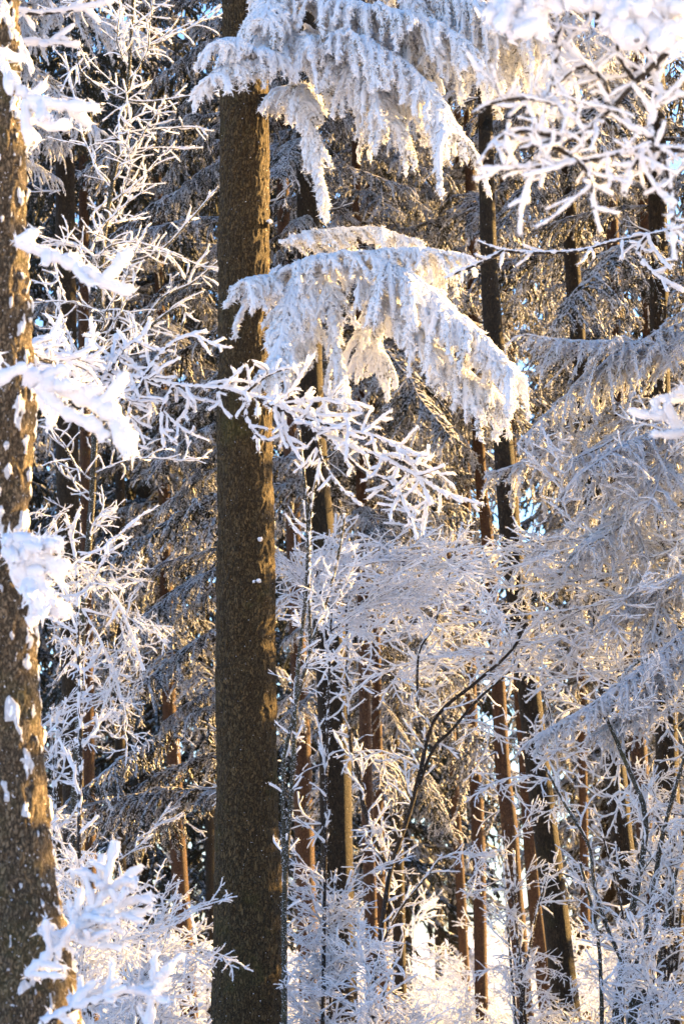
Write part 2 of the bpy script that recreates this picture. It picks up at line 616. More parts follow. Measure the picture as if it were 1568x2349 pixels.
# ------------------------------------------------------------------ builders: bare twigs under rime
def grow(segs, p, d, L, r, rf, level, rng, spread=0.8, grav=0.0, flat=0.5, dens=9.0, ratio=0.42, curve=0.10, minl=0.05):
    n = max(4, int(L / 0.05) + 2)
    n = min(n, 16)
    pts = [p]
    bend = rng.normal(size=3) * curve
    bend[2] *= (1 - flat)
    for i in range(n - 1):
        d = unit(d + bend * 0.35 + rng.normal(size=3) * 0.13 * np.array([1, 1, 1 - flat * .6]) + np.array([0, 0, grav]))
        pts.append(pts[-1] + d * L / (n - 1))
    pts = np.array(pts)
    segs.append((pts, r, rf, level))
    if level <= 0:
        return
    k = max(2, int(L * dens))
    side = 1
    for i in range(k):
        s = 0.12 + 0.86 * (i + rng.uniform(-.3, .3)) / k
        j = min(n - 2, max(0, int(s * (n - 1))))
        t = unit(pts[j + 1] - pts[j])
        side = -side
        h = unit(np.cross(t, UP + rng.normal(size=3) * (1 - flat) * 0.8))
        dd = unit(t * 0.75 + h * side * spread * rng.uniform(.5, 1.3) + UP * rng.normal() * (1 - flat) * 0.4)
        l = L * ratio * rng.uniform(.5, 1.3) * (1.15 - 0.6 * s)
        if l > minl:
            grow(segs, pts[j], dd, l, r * 0.6, rf * 0.86, level - 1, rng, spread, grav, flat, dens * 1.35, ratio, curve, minl)


def emit(T, segs, frost=0, wood=1, K=5, ds=0.03, jit=0.25, up=0.55, Kw=4, spk=3):
    by = {}
    for pts, r, rf, lv in segs:
        L = plen(pts)
        n = int(min(60, max(4, round(L / ds))))
        by.setdefault(n, []).append((resample(pts, n), r, rf))
    for n, lst in by.items():
        P = np.array([a for a, _, _ in lst])
        rw = np.array([b for _, b, _ in lst])[:, None]
        rf = np.array([c for _, _, c in lst])[:, None]
        s = np.linspace(0, 1, n)[None]
        rw_ = rw * (1 - 0.6 * s)
        T.add(P, rw_, wood, Kw, 0.1)
        rr = rf * (1 - 0.22 * s) * T.rng.uniform(0.72, 1.3, (len(lst), n))
        rr[:, -1] *= 0.4
        rr[:, 0] *= 0.8
        F = P.copy()
        F[..., 2] += (rf * up)
        e = unit(P[:, -1] - P[:, -2])
        F = np.concatenate([F, (F[:, -1] + e * rf * 0.7)[:, None]], 1)
        rr[:, -1] /= 0.4
        rr = np.concatenate([rr, rr[:, -1:] * 0.3], 1)
        if spk:
            Q = np.repeat(F.reshape(-1, 3), spk, 0) + T.rng.normal(size=(F.shape[0] * F.shape[1] * spk, 3)) * ds * .3
            sz = float(rf.mean())
            T.spikes(Q, sz * 1.75, sz * .28, frost, unit(T.rng.normal(size=Q.shape)))
        T.add(F, rr, frost, K, jit)



NT = [0]
DEAD = []
for v in range(3):
    rg = R(60 + v)
    segs = []
    grow(segs, np.zeros(3), np.array([1.0, 0, -.1]), .55, 0.009, 0.011, 1, rg, 0.9, -0.03, 0.5, 8, 0.4, 0.4, 0.05)
    T = Tubes(v)
    emit(T, segs, ds=0.04, K=4, spk=0, up=1.0)
    DEAD.append(T.mesh('dead_branch', [M_TWIGF, M_WOOD]))


def spruce(pts, Y, mat, label, crown_py=None, per_m=6.0, length=2.2, kind='mid', top=18, group='spruces of the forest', az=None,
           ds=0.15, nk=14, name='spruce_tree', ztop=None, **kw):
    NT[0] += 1
    seed = NT[0] * 7
    W, rad = trunk_path(pts, Y, top)
    base = W[0].copy()
    root = thing(name, label, 'tree', base, group)
    me, P, r = trunk_mesh('trunk', W, rad, mat, ds, nk, seed=seed, origin=base, **kw)
    link('trunk', me, root)
    if crown_py is not None:
        z0 = at(pts[0][0], crown_py, Y)[2]
        rd = R(seed + 3)
        for i in range(16 if Y > 21 else 0):
            z = rd.uniform(base[2] + 1.0, z0 + .8)
            k = min(len(P) - 1, int(np.searchsorted(P[:, 2], z)))
            a = rd.uniform(0, 6.28)
            place('dead_branch', DEAD[rd.randint(3)], root, P[k] + np.array([math.cos(a), math.sin(a), 0]) * r[k] * .7, (math.cos(a), math.sin(a), rd.uniform(-.5, .1)), rd.uniform(.35, 1.1), rd.uniform(-1, 1))
        zt = ztop or min(top - .3, at(784, -260, Y)[2])
        add_boughs(root, P, r, z0, zt, per_m, length, R(seed), kind, az)
    return root, P, r


SPRAY = []
for v in range(6):
    rg = R(300 + v)
    segs = []
    grow(segs, np.zeros(3), np.array([1.0, 0, 0.12]), 1.1, 0.0065, 0.0108, 2, rg, 1.05, -0.004, 0.68, 9.0, 0.42, 0.5, 0.045)
    T = Tubes(v)
    emit(T, segs, ds=0.024, K=5, jit=.32)
    SPRAY.append(T.mesh('branch', [M_TWIGF, M_WOOD]))


def px_path(pts, Y, n=None, dY=0.0):
    """photo-plane polyline (px, py[, extra depth]) at distance Y -> smooth world path"""
    W = np.array([at(p[0], p[1], Y + (p[2] if len(p) > 2 else 0) + dY) for p in pts])
    return smooth(W, n or max(8, int(plen(W) / 0.06)))


def limb(T, path, r0, r1, rf, rng, tw_len=0.35, dens=8, level=1, spread=0.9, flat=0.3, grav=0.0, ds=0.03, K=6, up=0.75, start=0.05, jit=0.25, ratio=.42, curve=.1, frost=True, Ktrunk=7, lenf=None):
    """a limb along a path with rimed side twigs"""
    n = len(path)
    T.add(path, np.linspace(r0, r1, n), 1, Ktrunk, 0.08)
    L = plen(path)
    if frost:
        m = max(6, int(L / ds))
        Pf = resample(path, m)
        rw = np.linspace(r0, r1, m)
        Pf[:, 2] += rw * 0.8
        T.add(Pf, np.maximum(rf, rw * .75) * T.rng.uniform(.6, 1.25, m), 0, K, jit)
        Q = np.repeat(Pf, 6, 0) + T.rng.normal(size=(len(Pf) * 6, 3)) * ds * .4
        T.spikes(Q, rf * 1.6, rf * .22, 0)
    segs = []
    tan = unit(np.gradient(path, axis=0))
    k = int(L * dens)
    side = 1
    for i in range(k):
        s = start + (1 - start) * (i + rng.uniform(-.4, .4)) / max(1, k)
        j = min(n - 1, max(0, int(s * (n - 1))))
        side = -side
        h = unit(np.cross(tan[j], np.array([0, -1.0, 0]) * flat + UP * 0.3 + rng.normal(size=3) * 0.5))
        d = unit(tan[j] * 0.7 + h * side * spread)
        l = tw_len * rng.uniform(.4, 1.3) * (lenf(s) if lenf else 1)
        grow(segs, path[j], d, l, max(0.004, r1 * 0.5), rf * 0.9, level, rng, spread, grav, 0.3, 12, ratio, curve)
    if segs:
        emit(T, segs, ds=ds, K=K, up=up, jit=jit)


def sprays_on(root, path, rng, n, scale=(0.6, 1.1), s0=0.0, s1=1.0, elev=(-.2, .3), along=0.6, roll=.22):
    tan = unit(np.gradient(path, axis=0))
    for i in range(n):
        s = s0 + (s1 - s0) * (i + rng.uniform(0, 1)) / n
        j = min(len(path) - 1, int(s * (len(path) - 1)))
        a = rng.uniform(0, 6.283)
        d = np.array([math.cos(a), math.sin(a) * .8, rng.uniform(*elev)])
        d = unit(d + tan[j] * along)
        place('branch', SPRAY[rng.randint(6)], root, path[j], d, rng.uniform(*scale), rng.uniform(-roll, roll), rng.rand() < .5)


# ------------------------------------------------------------------ ground
gx, gy = np.meshgrid(np.concatenate([np.linspace(-400, -24, 12), np.linspace(-22, 22, 89), np.linspace(24, 400, 12)]),
                     np.concatenate([np.linspace(-300, 0, 8), np.linspace(2, 90, 160), np.linspace(95, 800, 20)]), indexing='ij')
gz = ground_z(gx, gy) + 0.10 * (fbm(np.stack([gx * .9, gy * .9, gx * 0], -1), 3, 3) - .5)
gv = np.stack([gx, gy, gz], -1)
ni, nj = gx.shape
gi = np.arange(ni * nj).reshape(ni, nj)
gf = np.stack([gi[:-1, :-1], gi[1:, :-1], gi[1:, 1:], gi[:-1, 1:]], -1).reshape(-1, 4)
M_SNOW = frost_mat('ground_snow', 0.02, 0.16, (0.55, 0.52, 0.48), (0.86, 0.875, 0.91), 0.0, 6, 0.0, 0.4)
link('snowy_ground', mesh_from('snowy_ground', gv.reshape(-1, 3), [(gf, 0)], [M_SNOW]), kind='structure')

# ------------------------------------------------------------------ main spruce in the middle
MAINPTS = [(561, 0, 102), (560.5, 300, 112), (560, 700, 119), (562, 1000, 125), (564, 1500, 135), (568, 2000, 150), (570, 2349, 169)]
main, mP, mr = spruce(MAINPTS, 20, M_BARK, 'thick brown spruce trunk standing in the middle, flecked with rime and edged with golden sunlight',
                      ds=0.014, nk=150, amp=0.017, freq=30, top=16)


for px, py, ln in ((574, 1337, .05), (586, 1336, .06), (590, 1240, .03), (612, 512, .05), (590, 708, .10), (545, 1010, .03), (528, 1868, .02)):
    T = Tubes(px)
    q = at(px, py, 20 - .17)
    T.add(np.array([q + np.array([0, .08, 0]), q, q + np.array([.01, -ln, -.2 * ln])]), np.array([.018, .014, .009]), 1, 7, .15)
    m = 5
    f = np.array([q + np.array([.01 * i, -ln * i / (m - 1), .012 - .01 * i / m]) for i in range(m)])
    T.add(f, np.array([.006, .016, .019, .017, .006]), 0, 7, .25)
    link('branch_stub', T.mesh('branch_stub', [M_FROST, M_BARK], main.location), main)


def near_bough(root, axes, Y, n_per_m, lsec, hang, seed, r=0.0185, lt=0.085, dst=0.030, label=None, side=0.8, fwd=0.5, lift=0.15, nsp=12):
    T = Tubes(seed)
    rg = R(seed)
    for ax in axes:
        pts = ax['p']
        W = px_path(pts, Y, dY=ax.get('dY', 0))
        l = ax.get('l', lsec)
        frond(T, W, int(plen(W) * ax.get('n', n_per_m) * 1.7), l, ax.get('h', hang), rg, r=ax.get('r', r), dst=dst, lt=lt, nsp=nsp, spl=0.036, spw=0.005,
              K=5, rw=ax.get('rw', 0.014), s0=0.03, side=side, fwd=fwd, lift=lift)
    o = link('bough', T.mesh('bough', [M_NEARN, M_WOOD], root.location), root)
    if label:
        o['label'] = label
    return o


# the big rime-laden bough right of the trunk
near_bough(main, [
    dict(p=[(600, 705, .2), (640, 640, 0), (720, 595, -.3), (830, 585, -.4), (940, 575, -.4), (1055, 590, -.3)], l=lambda s: .42 - .22 * s, n=26),
    dict(p=[(640, 640, 0), (600, 640, -.3), (562, 648, -.5)], l=lambda s: .26, n=26),
    dict(p=[(700, 600, -.2), (660, 700, -.4), (640, 800, -.6), (600, 860, -.7)], l=lambda s: .25, n=24),
    dict(p=[(860, 590, -.4), (960, 650, -.6), (1040, 725, -.8), (1105, 775, -.9), (1175, 850, -1.0)], l=lambda s: .60 - .26 * s, n=34),
    dict(p=[(800, 600, -.3), (880, 680, -.4), (960, 760, -.5), (1060, 850, -.6), (1130, 900, -.7)], l=lambda s: .42, n=28),
    dict(p=[(740, 610, -.2), (760, 690, -.3), (770, 800, -.3), (790, 880, -.3)], l=lambda s: .26, n=24),
    dict(p=[(640, 560, .5), (740, 535, .4), (860, 530, .4), (950, 560, .3)], l=lambda s: .26, n=20, h=.8),
    dict(p=[(980, 600, .1), (1000, 700, 0), (990, 800, 0)], l=lambda s: .34, n=22),
    dict(p=[(720, 700, .1), (690, 790, 0), (640, 850, -.2)], l=lambda s: .3, n=24),
    dict(p=[(900, 580, -.2), (880, 680, .1), (850, 760, .2), (860, 840, .3)], l=lambda s: .3, n=24),
], 19.2, 26, lambda s: .35, 1.35, 11)
# the boughs across the top
near_bough(main, [
    dict(p=[(620, 60, .2), (600, 120, -.6), (540, 95, -.8), (500, 100, -1.)], l=lambda s: .24, n=26),
    dict(p=[(700, 80, .1), (600, 140, -.6), (540, 150, -.8), (488, 175, -1.)], l=lambda s: .24, n=30),
    dict(p=[(605, 60, .3), (700, 90, -.2), (800, 90, -.4), (900, 130, -.5), (980, 200, -.6), (1030, 290, -.7)], l=lambda s: .42 + .1 * s, n=30),
    dict(p=[(700, 60, .3), (760, 130, 0), (830, 170, -.3), (880, 230, -.4), (890, 290, -.5)], l=lambda s: .36, n=28),
    dict(p=[(605, 20, .3), (700, -10, 0), (860, 20, -.3), (1000, 60, -.4), (1080, 110, -.5)], l=lambda s: .46, n=30),
    dict(p=[(840, -60, .3), (1000, -20, .2), (1130, 20, 0), (1230, 80, 0)], l=lambda s: .62, n=32),
    dict(p=[(980, 40, .5), (1060, 30, .4), (1150, 40, .3), (1230, 70, .2)], l=lambda s: .62, n=30),
    dict(p=[(1030, -20, .2), (1060, 60, 0), (1085, 120, -.1)], l=lambda s: .4, n=26),
    dict(p=[(830, 140, .2), (900, 190, 0), (960, 240, -.1), (1010, 300, -.1)], l=lambda s: .3, n=22, h=1.7),
    dict(p=[(700, 70, .4), (790, 150, .1), (840, 220, 0), (850, 290, 0)], l=lambda s: .34, n=26),
    dict(p=[(760, 30, .5), (880, 90, .2), (960, 160, 0), (985, 230, 0)], l=lambda s: .36, n=26),
    dict(p=[(1000, 30, .6), (1060, 60, .4), (1090, 110, .3)], l=lambda s: .42, n=26),
    dict(p=[(650, -60, .2), (620, 0, -.2), (600, 50, -.5)], l=lambda s: .25, n=26),
    dict(p=[(900, -80, .1), (960, 10, 0), (940, 90, 0)], l=lambda s: .4, n=26),
], 19.4, 26, lambda s: .35, 1.35, 12)
# hanging tassel right of the trunk
near_bough(main, [
    dict(p=[(622, 240, 1.0), (660, 215, .6), (690, 200, .3), (700, 240, 0), (715, 330, 0), (735, 420, 0), (745, 470, 0)], l=lambda s: .30 - .16 * s, n=46, h=1.7),
], 19.3, 26, lambda s: .3, 1.5, 13, side=.9)

# ------------------------------------------------------------------ old tree at the left edge, nearer the camera
LEFTPTS = [(-25, 0, 130), (-18, 300, 138), (-10, 600, 148), (0, 900, 158), (-4, 1200, 140), (0, 1500, 168), (8, 1800, 190), (20, 2050, 222), (38, 2349, 285)]
LW, LR = trunk_path(LEFTPTS, 12, 12)
left = thing('broadleaf_tree', 'nearest trunk at the left edge with brown furrowed bark plastered with snow patches', 'tree', LW[0])
me, lP, lr = trunk_mesh('trunk', LW, LR, M_BARKL, 0.012, 150, 0.016, 24, 0.40, 5, LW[0])
link('trunk', me, left)


def near_limb(root, axes, Y, seed, mats=None, name='branch', label=None, rfs=0.85, **kw):
    T = Tubes(seed)
    rg = R(seed)
    for ax in axes:
        W = px_path(ax['p'], Y)
        q = dict(kw)
        q.update({k: v for k, v in ax.items() if k != 'p'})
        limb(T, W, q.pop('r0', .012), q.pop('r1', .006), q.pop('rf', .03) * rfs, rg, **q)
    o = link(name, T.mesh(name, mats or [M_FROST, M_WOOD], root.location), root)
    if label:
        o['label'] = label
    return o


B = dict(tw_len=.13, dens=9, level=1, ds=.02, K=8, up=.5, jit=.16, curve=.2)
near_limb(left, [dict(p=[(-10, 120), (30, 190), (70, 232), (130, 242), (228, 250)], rf=.034, **B),
                 dict(p=[(60, 235), (60, 290), (80, 330)], rf=.036, **B),
                 dict(p=[(80, 240), (110, 290), (160, 285)], rf=.034, **B)], 11.5, 21)
near_limb(left, [dict(p=[(40, 560), (120, 590), (190, 620), (250, 655), (305, 672)], rf=.034, **B)], 11.3, 22)
near_limb(left, [dict(p=[(-10, 880), (30, 855), (62, 842)], rf=.034, **B)], 11.2, 23)
near_limb(left, [dict(p=[(60, 865), (130, 890), (200, 920), (255, 950), (280, 1000), (302, 1050)], rf=.048, **dict(B, tw_len=.14)),
                 dict(p=[(90, 890), (150, 950), (220, 980), (245, 1010)], rf=.035, **B)], 11.3, 24)
near_limb(left, [dict(p=[(20, 1240), (60, 1280), (110, 1290), (160, 1310)], rf=.045, **dict(B, tw_len=.13, dens=16)),
                 dict(p=[(20, 1270), (70, 1340), (120, 1390), (160, 1410)], rf=.045, **dict(B, tw_len=.13, dens=16)),
                 dict(p=[(40, 1250), (90, 1350), (110, 1410)], rf=.05, **dict(B, tw_len=.12, dens=16))], 11.3, 25, label='clump of snow-caked twigs on a stub')
near_limb(left, [dict(p=[(20, 20), (80, 32), (150, 25), (225, 12), (260, 0)], rf=.02, **B),
                 dict(p=[(20, 100), (60, 98), (120, 100), (185, 105)], rf=.022, **B)], 12.5, 26)
near_limb(left, [dict(p=[(60, 2240), (150, 2160), (220, 2086), (250, 2000), (265, 1931)], rf=.024, **dict(B, tw_len=.14, dens=14, jit=.3, level=2)),
                 dict(p=[(170, 2130), (240, 2060), (290, 2015), (325, 1991)], rf=.024, **dict(B, tw_len=.14, dens=14, jit=.3, level=2)),
                 dict(p=[(200, 2110), (270, 2080), (350, 2056)], rf=.024, **dict(B, tw_len=.14, dens=14, jit=.3, level=2)),
                 dict(p=[(120, 2150), (250, 2110), (350, 2090)], rf=.021, **dict(B, tw_len=.14, dens=14, jit=.3, level=2)),
                 dict(p=[(90, 2140), (180, 2160), (280, 2180)], rf=.024, **dict(B, tw_len=.14, dens=14, jit=.3, level=2))], 11.4, 27)
near_limb(left, [dict(p=[(100, 2349), (165, 2316), (240, 2290), (300, 2276), (385, 2251)], rf=.021, **dict(B, tw_len=.14, dens=14, jit=.3, level=2)),
                 dict(p=[(320, 2420), (340, 2349), (350, 2260), (357, 2186)], rf=.021, **dict(B, tw_len=.14, dens=14, jit=.3, level=2)),
                 dict(p=[(165, 2316), (190, 2280), (220, 2255)], rf=.024, **dict(B, tw_len=.14, dens=14, jit=.3, level=2))], 11.2, 28)

# long limb reaching from the left tree across the main trunk
C = dict(tw_len=.32, dens=9, level=1, ds=.018, K=7, up=.85, jit=.34, ratio=.45, curve=.38, spread=1.1)
near_limb(left, [
    dict(p=[(40, 800, -3.5), (120, 830, -2), (200, 848, 0), (300, 863), (400, 883), (450, 888), (525, 893), (590, 913), (650, 935), (740, 955), (830, 950)], r0=.02, rf=0.0185, **C),
    dict(p=[(250, 855), (285, 800), (330, 770), (345, 730)], rf=0.0176, **C),
    dict(p=[(330, 865), (380, 800), (420, 775), (475, 760)], rf=0.0167, **C),
    dict(p=[(180, 850), (150, 810), (110, 800), (80, 798)], rf=0.0167, **C),
    dict(p=[(400, 883), (375, 930), (370, 980), (378, 1030)], rf=0.0158, **C),
    dict(p=[(330, 870), (300, 930), (290, 990), (270, 1010)], rf=0.0150, **C),
    dict(p=[(560, 905), (565, 960), (590, 1000), (620, 1012), (660, 985)], rf=0.0158, **dict(C, tw_len=.14)),
    dict(p=[(500, 890), (505, 930), (530, 960)], rf=0.0150, **dict(C, tw_len=.1)),
    dict(p=[(560, 905), (600, 870), (640, 850), (690, 840)], rf=0.0158, **dict(C, tw_len=.2)),
    dict(p=[(590, 913), (680, 960), (760, 1010), (850, 1040), (950, 1090), (1028, 1140)], rf=0.0194, r0=.016, **dict(C, dens=11, tw_len=.3)),
    dict(p=[(700, 960), (800, 990), (880, 1010), (940, 1060), (990, 1160)], rf=0.0185, **dict(C, dens=11, tw_len=.3)),
    dict(p=[(640, 930), (720, 920), (780, 920), (830, 945)], rf=0.0194, **dict(C, dens=10, tw_len=.25)),
    dict(p=[(760, 1010), (830, 1080), (900, 1110), (945, 1200), (955, 1240)], rf=0.0150, **dict(C, dens=9, tw_len=.2)),
    dict(p=[(720, 980), (740, 1060), (790, 1130), (830, 1160)], rf=0.0132, **dict(C, dens=9, tw_len=.2)),
], 17.0, 31, mats=[M_FROST, M_WOOD], label='long snow-laden limb reaching across the middle trunk')

# ------------------------------------------------------------------ broadleaf tree off to the right whose limbs hang into the top right
RW, RR = trunk_path([(1680, 0, 150), (1690, 1200, 170), (1700, 2349, 200)], 11, 10)
right = thing('broadleaf_tree', 'broadleaf tree at the right edge whose blurred snow-laden limbs hang across the top right corner', 'tree', RW[0])
me, _, _ = trunk_mesh('trunk', RW, RR, M_BARKL, 0.05, 40, 0.01, 20, 0.4, 8, RW[0])
link('trunk', me, right)
D = dict(tw_len=.22, dens=17, level=2, ds=.016, K=6, up=.6, jit=.3, curve=.5, spread=1.1, ratio=.42)
near_limb(right, [
    dict(p=[(1700, 20), (1600, 60), (1524, 125), (1459, 185), (1404, 245), (1349, 295), (1314, 320), (1254, 325), (1190, 345)], r0=.016, r1=.008, rf=.011, **dict(D, tw_len=.3, dens=11)),
    dict(p=[(1350, 5), (1364, 30), (1409, 70), (1419, 130), (1454, 185)], r0=.009, r1=.009, rf=.009, **dict(D, dens=8)),
    dict(p=[(1349, 295), (1280, 240), (1200, 225), (1130, 235), (1085, 260)], rf=.0105, **D),
    dict(p=[(1300, 320), (1200, 300), (1140, 320), (1095, 380)], rf=.0105, **D),
    dict(p=[(1254, 325), (1310, 360), (1350, 400), (1360, 480)], rf=.0105, **D),
    dict(p=[(1400, 245), (1380, 180), (1330, 150), (1270, 200)], rf=.012, **D),
    dict(p=[(1270, 100), (1290, 60), (1260, 200), (1240, 300)], rf=.012, **D),
], 9.5, 41)
near_limb(right, [
    dict(p=[(1640, 330), (1568, 345), (1480, 340), (1389, 360), (1300, 375), (1200, 385), (1100, 390)], r0=.011, rf=.0135, **D),
    dict(p=[(1480, 340), (1440, 400), (1430, 445)], rf=.016, **dict(D, tw_len=.08)),
    dict(p=[(1520, 345), (1535, 420), (1540, 500), (1545, 600)], rf=.013, **dict(D, tw_len=.08)),
    dict(p=[(1500, 340), (1490, 290), (1520, 215), (1568, 220)], rf=.015, **D),
], 9.5, 42)
G = dict(tw_len=.12, dens=20, level=1, ds=.02, K=8, up=.6, jit=.16, curve=.2)
near_limb(right, [
    dict(p=[(1260, -80), (1200, -20), (1150, 30), (1110, 40)], rf=.042, **G),
    dict(p=[(1240, -60), (1230, 20), (1200, 60), (1180, 75)], rf=.05, **G),
    dict(p=[(1260, -30), (1240, 40), (1240, 90)], rf=.035, **G),
    dict(p=[(1650, -60), (1530, -10), (1400, 10), (1290, 0), (1240, -50)], rf=.045, **G),
    dict(p=[(1430, 20), (1470, 55), (1520, 90), (1555, 115)], rf=.055, **G),
    dict(p=[(1400, 10), (1430, 80), (1470, 100)], rf=.055, **G),
    dict(p=[(1500, 20), (1540, 20), (1568, 40)], rf=.04, **G),
], 9.3, 43, label='caked clumps of snow over fine twigs')
near_limb(right, [
    dict(p=[(1680, 480, -2), (1568, 520), (1484, 540), (1404, 555), (1334, 575), (1259, 580), (1154, 575), (1094, 555)], r0=.012, r1=.008, rf=.012, **dict(D, tw_len=.14, dens=7)),
    dict(p=[(1484, 540), (1460, 570), (1470, 600), (1504, 633), (1568, 668)], rf=.016, **dict(D, tw_len=.22, dens=10)),
    dict(p=[(1154, 575), (1110, 600), (1060, 620), (1020, 640)], rf=.013, **dict(D, tw_len=.1)),
], 14.5, 44)
near_limb(right, [
    dict(p=[(1680, 1010), (1568, 990), (1530, 960), (1505, 950), (1500, 920)], rf=.03, **dict(G, tw_len=.15)),
    dict(p=[(1620, 960), (1568, 900), (1555, 890)], rf=.03, **G),
], 11.5, 45)

# ------------------------------------------------------------------ the other trunks
T_ = [
    # pts, Y, mat, label, crown_py, per_m, length, kind
    ([(150, 300, 42), (154, 1000, 52), (163, 1500, 46), (168, 1800, 48), (176, 2349, 54)], 32, M_BARKD,
     'straight dark spruce trunk just right of the nearest left trunk', 300, 4, 2.4, 'dark'),
    ([(300, 380, 32), (283, 600, 36), (250, 790, 30), (205, 1150, 30)], 44, M_BARKD,
     'dark trunk slanting down to the left among the rimed twigs at upper left', 330, 7, 2.2, 'dark'),
    ([(192, 700, 24), (196, 1000, 26), (200, 1500, 28), (204, 1961, 33), (208, 2349, 40)], 37, M_BARKR,
     'reddish trunk half hidden behind the straight dark spruce at the left', 420, 6, 2.0, 'dark'),
    ([(277, 700, 20), (276, 1100, 22), (275, 1500, 24), (277, 2000, 26), (280, 2349, 28)], 45, M_BARKD,
     'slim trunk with a golden sunlit right edge between the left trunks', 820, 6, 2.4, 'dark'),
    ([(705, 400, 50), (718, 1000, 58), (760, 1500, 72), (772, 1950, 74), (785, 2349, 72)], 27, M_BARKD,
     'dark spruce trunk right behind the middle trunk with thin rimed twigs before it', 560, 5, 1.5, 'mid'),
    ([(648, 400, 28), (672, 1200, 34), (690, 1650, 40), (697, 1900, 44), (712, 2349, 48)], 38, M_BARKR,
     'reddish trunk close beside the right edge of the middle trunk', 350, 7, 2.2, 'dark'),
    ([(816, 350, 20), (826, 1000, 24), (838, 1700, 27), (858, 2349, 30)], 34, M_BARKR,
     'thin reddish spruce right of the dark trunk, its boughs filling the middle distance', 1220, 7, 2.3, 'mid'),
    ([(1110, 150, 32), (1113, 300, 34), (1120, 600, 38), (1130, 750, 44), (1152, 1000, 46), (1172, 1250, 50), (1208, 1550, 54), (1243, 1850, 56), (1262, 2000, 58), (1280, 2150, 60), (1300, 2349, 64)], 26, M_BARKD,
     'long leaning dark trunk running from upper middle to the lower right', 210, 6, 1.8, 'pale'),
    ([(1298, 400, 34), (1362, 1210, 38), (1411, 1780, 50), (1432, 1986, 50), (1460, 2211, 54), (1470, 2349, 56)], 29, M_BARKD,
     'leaning dark trunk behind the grey shrub stems at lower right', 470, 6, 1.8, 'mid'),
    ([(1085, 700, 25), (1102, 1100, 27), (1115, 1210, 28), (1139, 1520, 31), (1152, 1764, 35), (1165, 1870, 37), (1181, 2061, 37), (1201, 2286, 37)], 35, M_BARKR,
     'brown trunk with the brightest golden sunlit edge at lower right of the middle', 980, 6, 2.0, 'mid'),
    ([(1068, 1200, 24), (1076, 1450, 26), (1082, 1680, 27), (1094, 1861, 29), (1099, 2061, 30), (1104, 2349, 30)], 41, M_BARKR,
     'smooth straight brown trunk left of the trunk with the brightest golden edge', 900, 6, 2.2, 'mid'),
    ([(1030, 1500, 18), (1044, 1850, 21), (1054, 2011, 22), (1068, 2300, 24)], 47, M_BARKR,
     'slimmer leftmost of the three slender brown trunks at lower right', 1000, 6, 2.2, 'mid'),
    ([(1185, 1400, 26), (1200, 1700, 28), (1210, 1860, 30), (1225, 2060, 32), (1248, 2250, 38), (1258, 2349, 40)], 38, M_BARKR,
     'dark red trunk crossing just left of the long leaning trunk at lower right', 900, 5, 1.8, 'mid'),
    ([(1432, 1200, 34), (1470, 1800, 38), (1490, 2050, 44), (1508, 2349, 48)], 31, M_BARKR,
     'brown trunk second from the right edge at the bottom right corner', 1280, 2.5, 2.0, 'mid'),
    ([(1500, 1120, 34), (1530, 1700, 40), (1548, 2050, 46), (1562, 2349, 54)], 30, M_BARKR,
     'reddish brown trunk at the right edge in the bottom right corner', 1150, 3, 2.4, 'mid'),
    ([(384, 1480, 30), (396, 1700, 32), (413, 2020, 38), (436, 2349, 40)], 42, M_BARKR,
     'leaning brown trunk left of the middle trunk showing under rimed spruce boughs', 1530, 6, 2.4, 'mid'),
    ([(466, 1200, 20), (471, 1400, 21), (480, 1800, 22), (486, 2349, 24)], 47, M_BARKD,
     'slim trunk just left of the middle trunk behind hanging rimed boughs', 1250, 6, 2.4, 'dark'),
    ([(1330, 1500, 18), (1336, 1800, 20), (1344, 2349, 23)], 50, M_BARKR,
     'very slim brown trunk between the two leaning trunks at lower right', 1680, 6, 2.4, 'mid'),
    ([(898, 1500, 24), (910, 1900, 27), (918, 2349, 30)], 40, M_BARKD,
     'greenish brown trunk low in the middle behind the dark forked shrub stems', 1650, 6, 2.4, 'mid'),
    ([(868, 1900, 24), (876, 2200, 27), (880, 2349, 28)], 36, M_BARKR,
     'reddish trunk low in the middle, left of the greenish brown one', 1750, 5, 1.8, 'mid'),
]
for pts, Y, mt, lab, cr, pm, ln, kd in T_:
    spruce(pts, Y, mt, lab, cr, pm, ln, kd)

# spruces known by their boughs, the trunks hidden behind others
spruce([(560, 300, 60), (565, 2349, 84)], 27, M_BARKD, 'spruce right behind the middle trunk whose grey rimed boughs spread to its left', 1850, 3.0, 1.9, 'mid', az=(130, 215))
spruce([(1640, 300, 70), (1650, 2349, 92)], 24, M_BARKD, 'broad spruce at the right edge with blue-grey rimed boughs reaching inward', 1300, 8, 2.0, 'pale', az=(125, 260), ztop=8.1)
yng, _, _ = spruce([(1650, 1500, 50), (1655, 2349, 60)], 22, M_BARKD, 'young spruce at the right edge with one low bluish bough slanting down to the left', 1500, 4, 1.2, 'pale', top=5.6, ztop=5.4)
T = Tubes(77)
rg = R(77)
for pts, lf, n in (([(1650, 1400, .3), (1560, 1460, 0), (1480, 1530, -.3), (1400, 1590, -.5), (1320, 1640, -.6), (1232, 1692, -.7)], lambda s: .52 - .3 * s, 70),
                   ([(1560, 1460, 0), (1500, 1570, -.1), (1430, 1640, -.3), (1370, 1680, -.4)], lambda s: .36 - .12 * s, 40)):
    frond(T, px_path(pts, 22), n, lf, .75, rg, r=.011, dst=.03, lt=.08, nsp=8, spl=.026, spw=.005, K=4, rw=.013, side=1.0, fwd=.8)
link('bough', T.mesh('bough', [M_PALEN, M_WOOD], yng.location), yng)
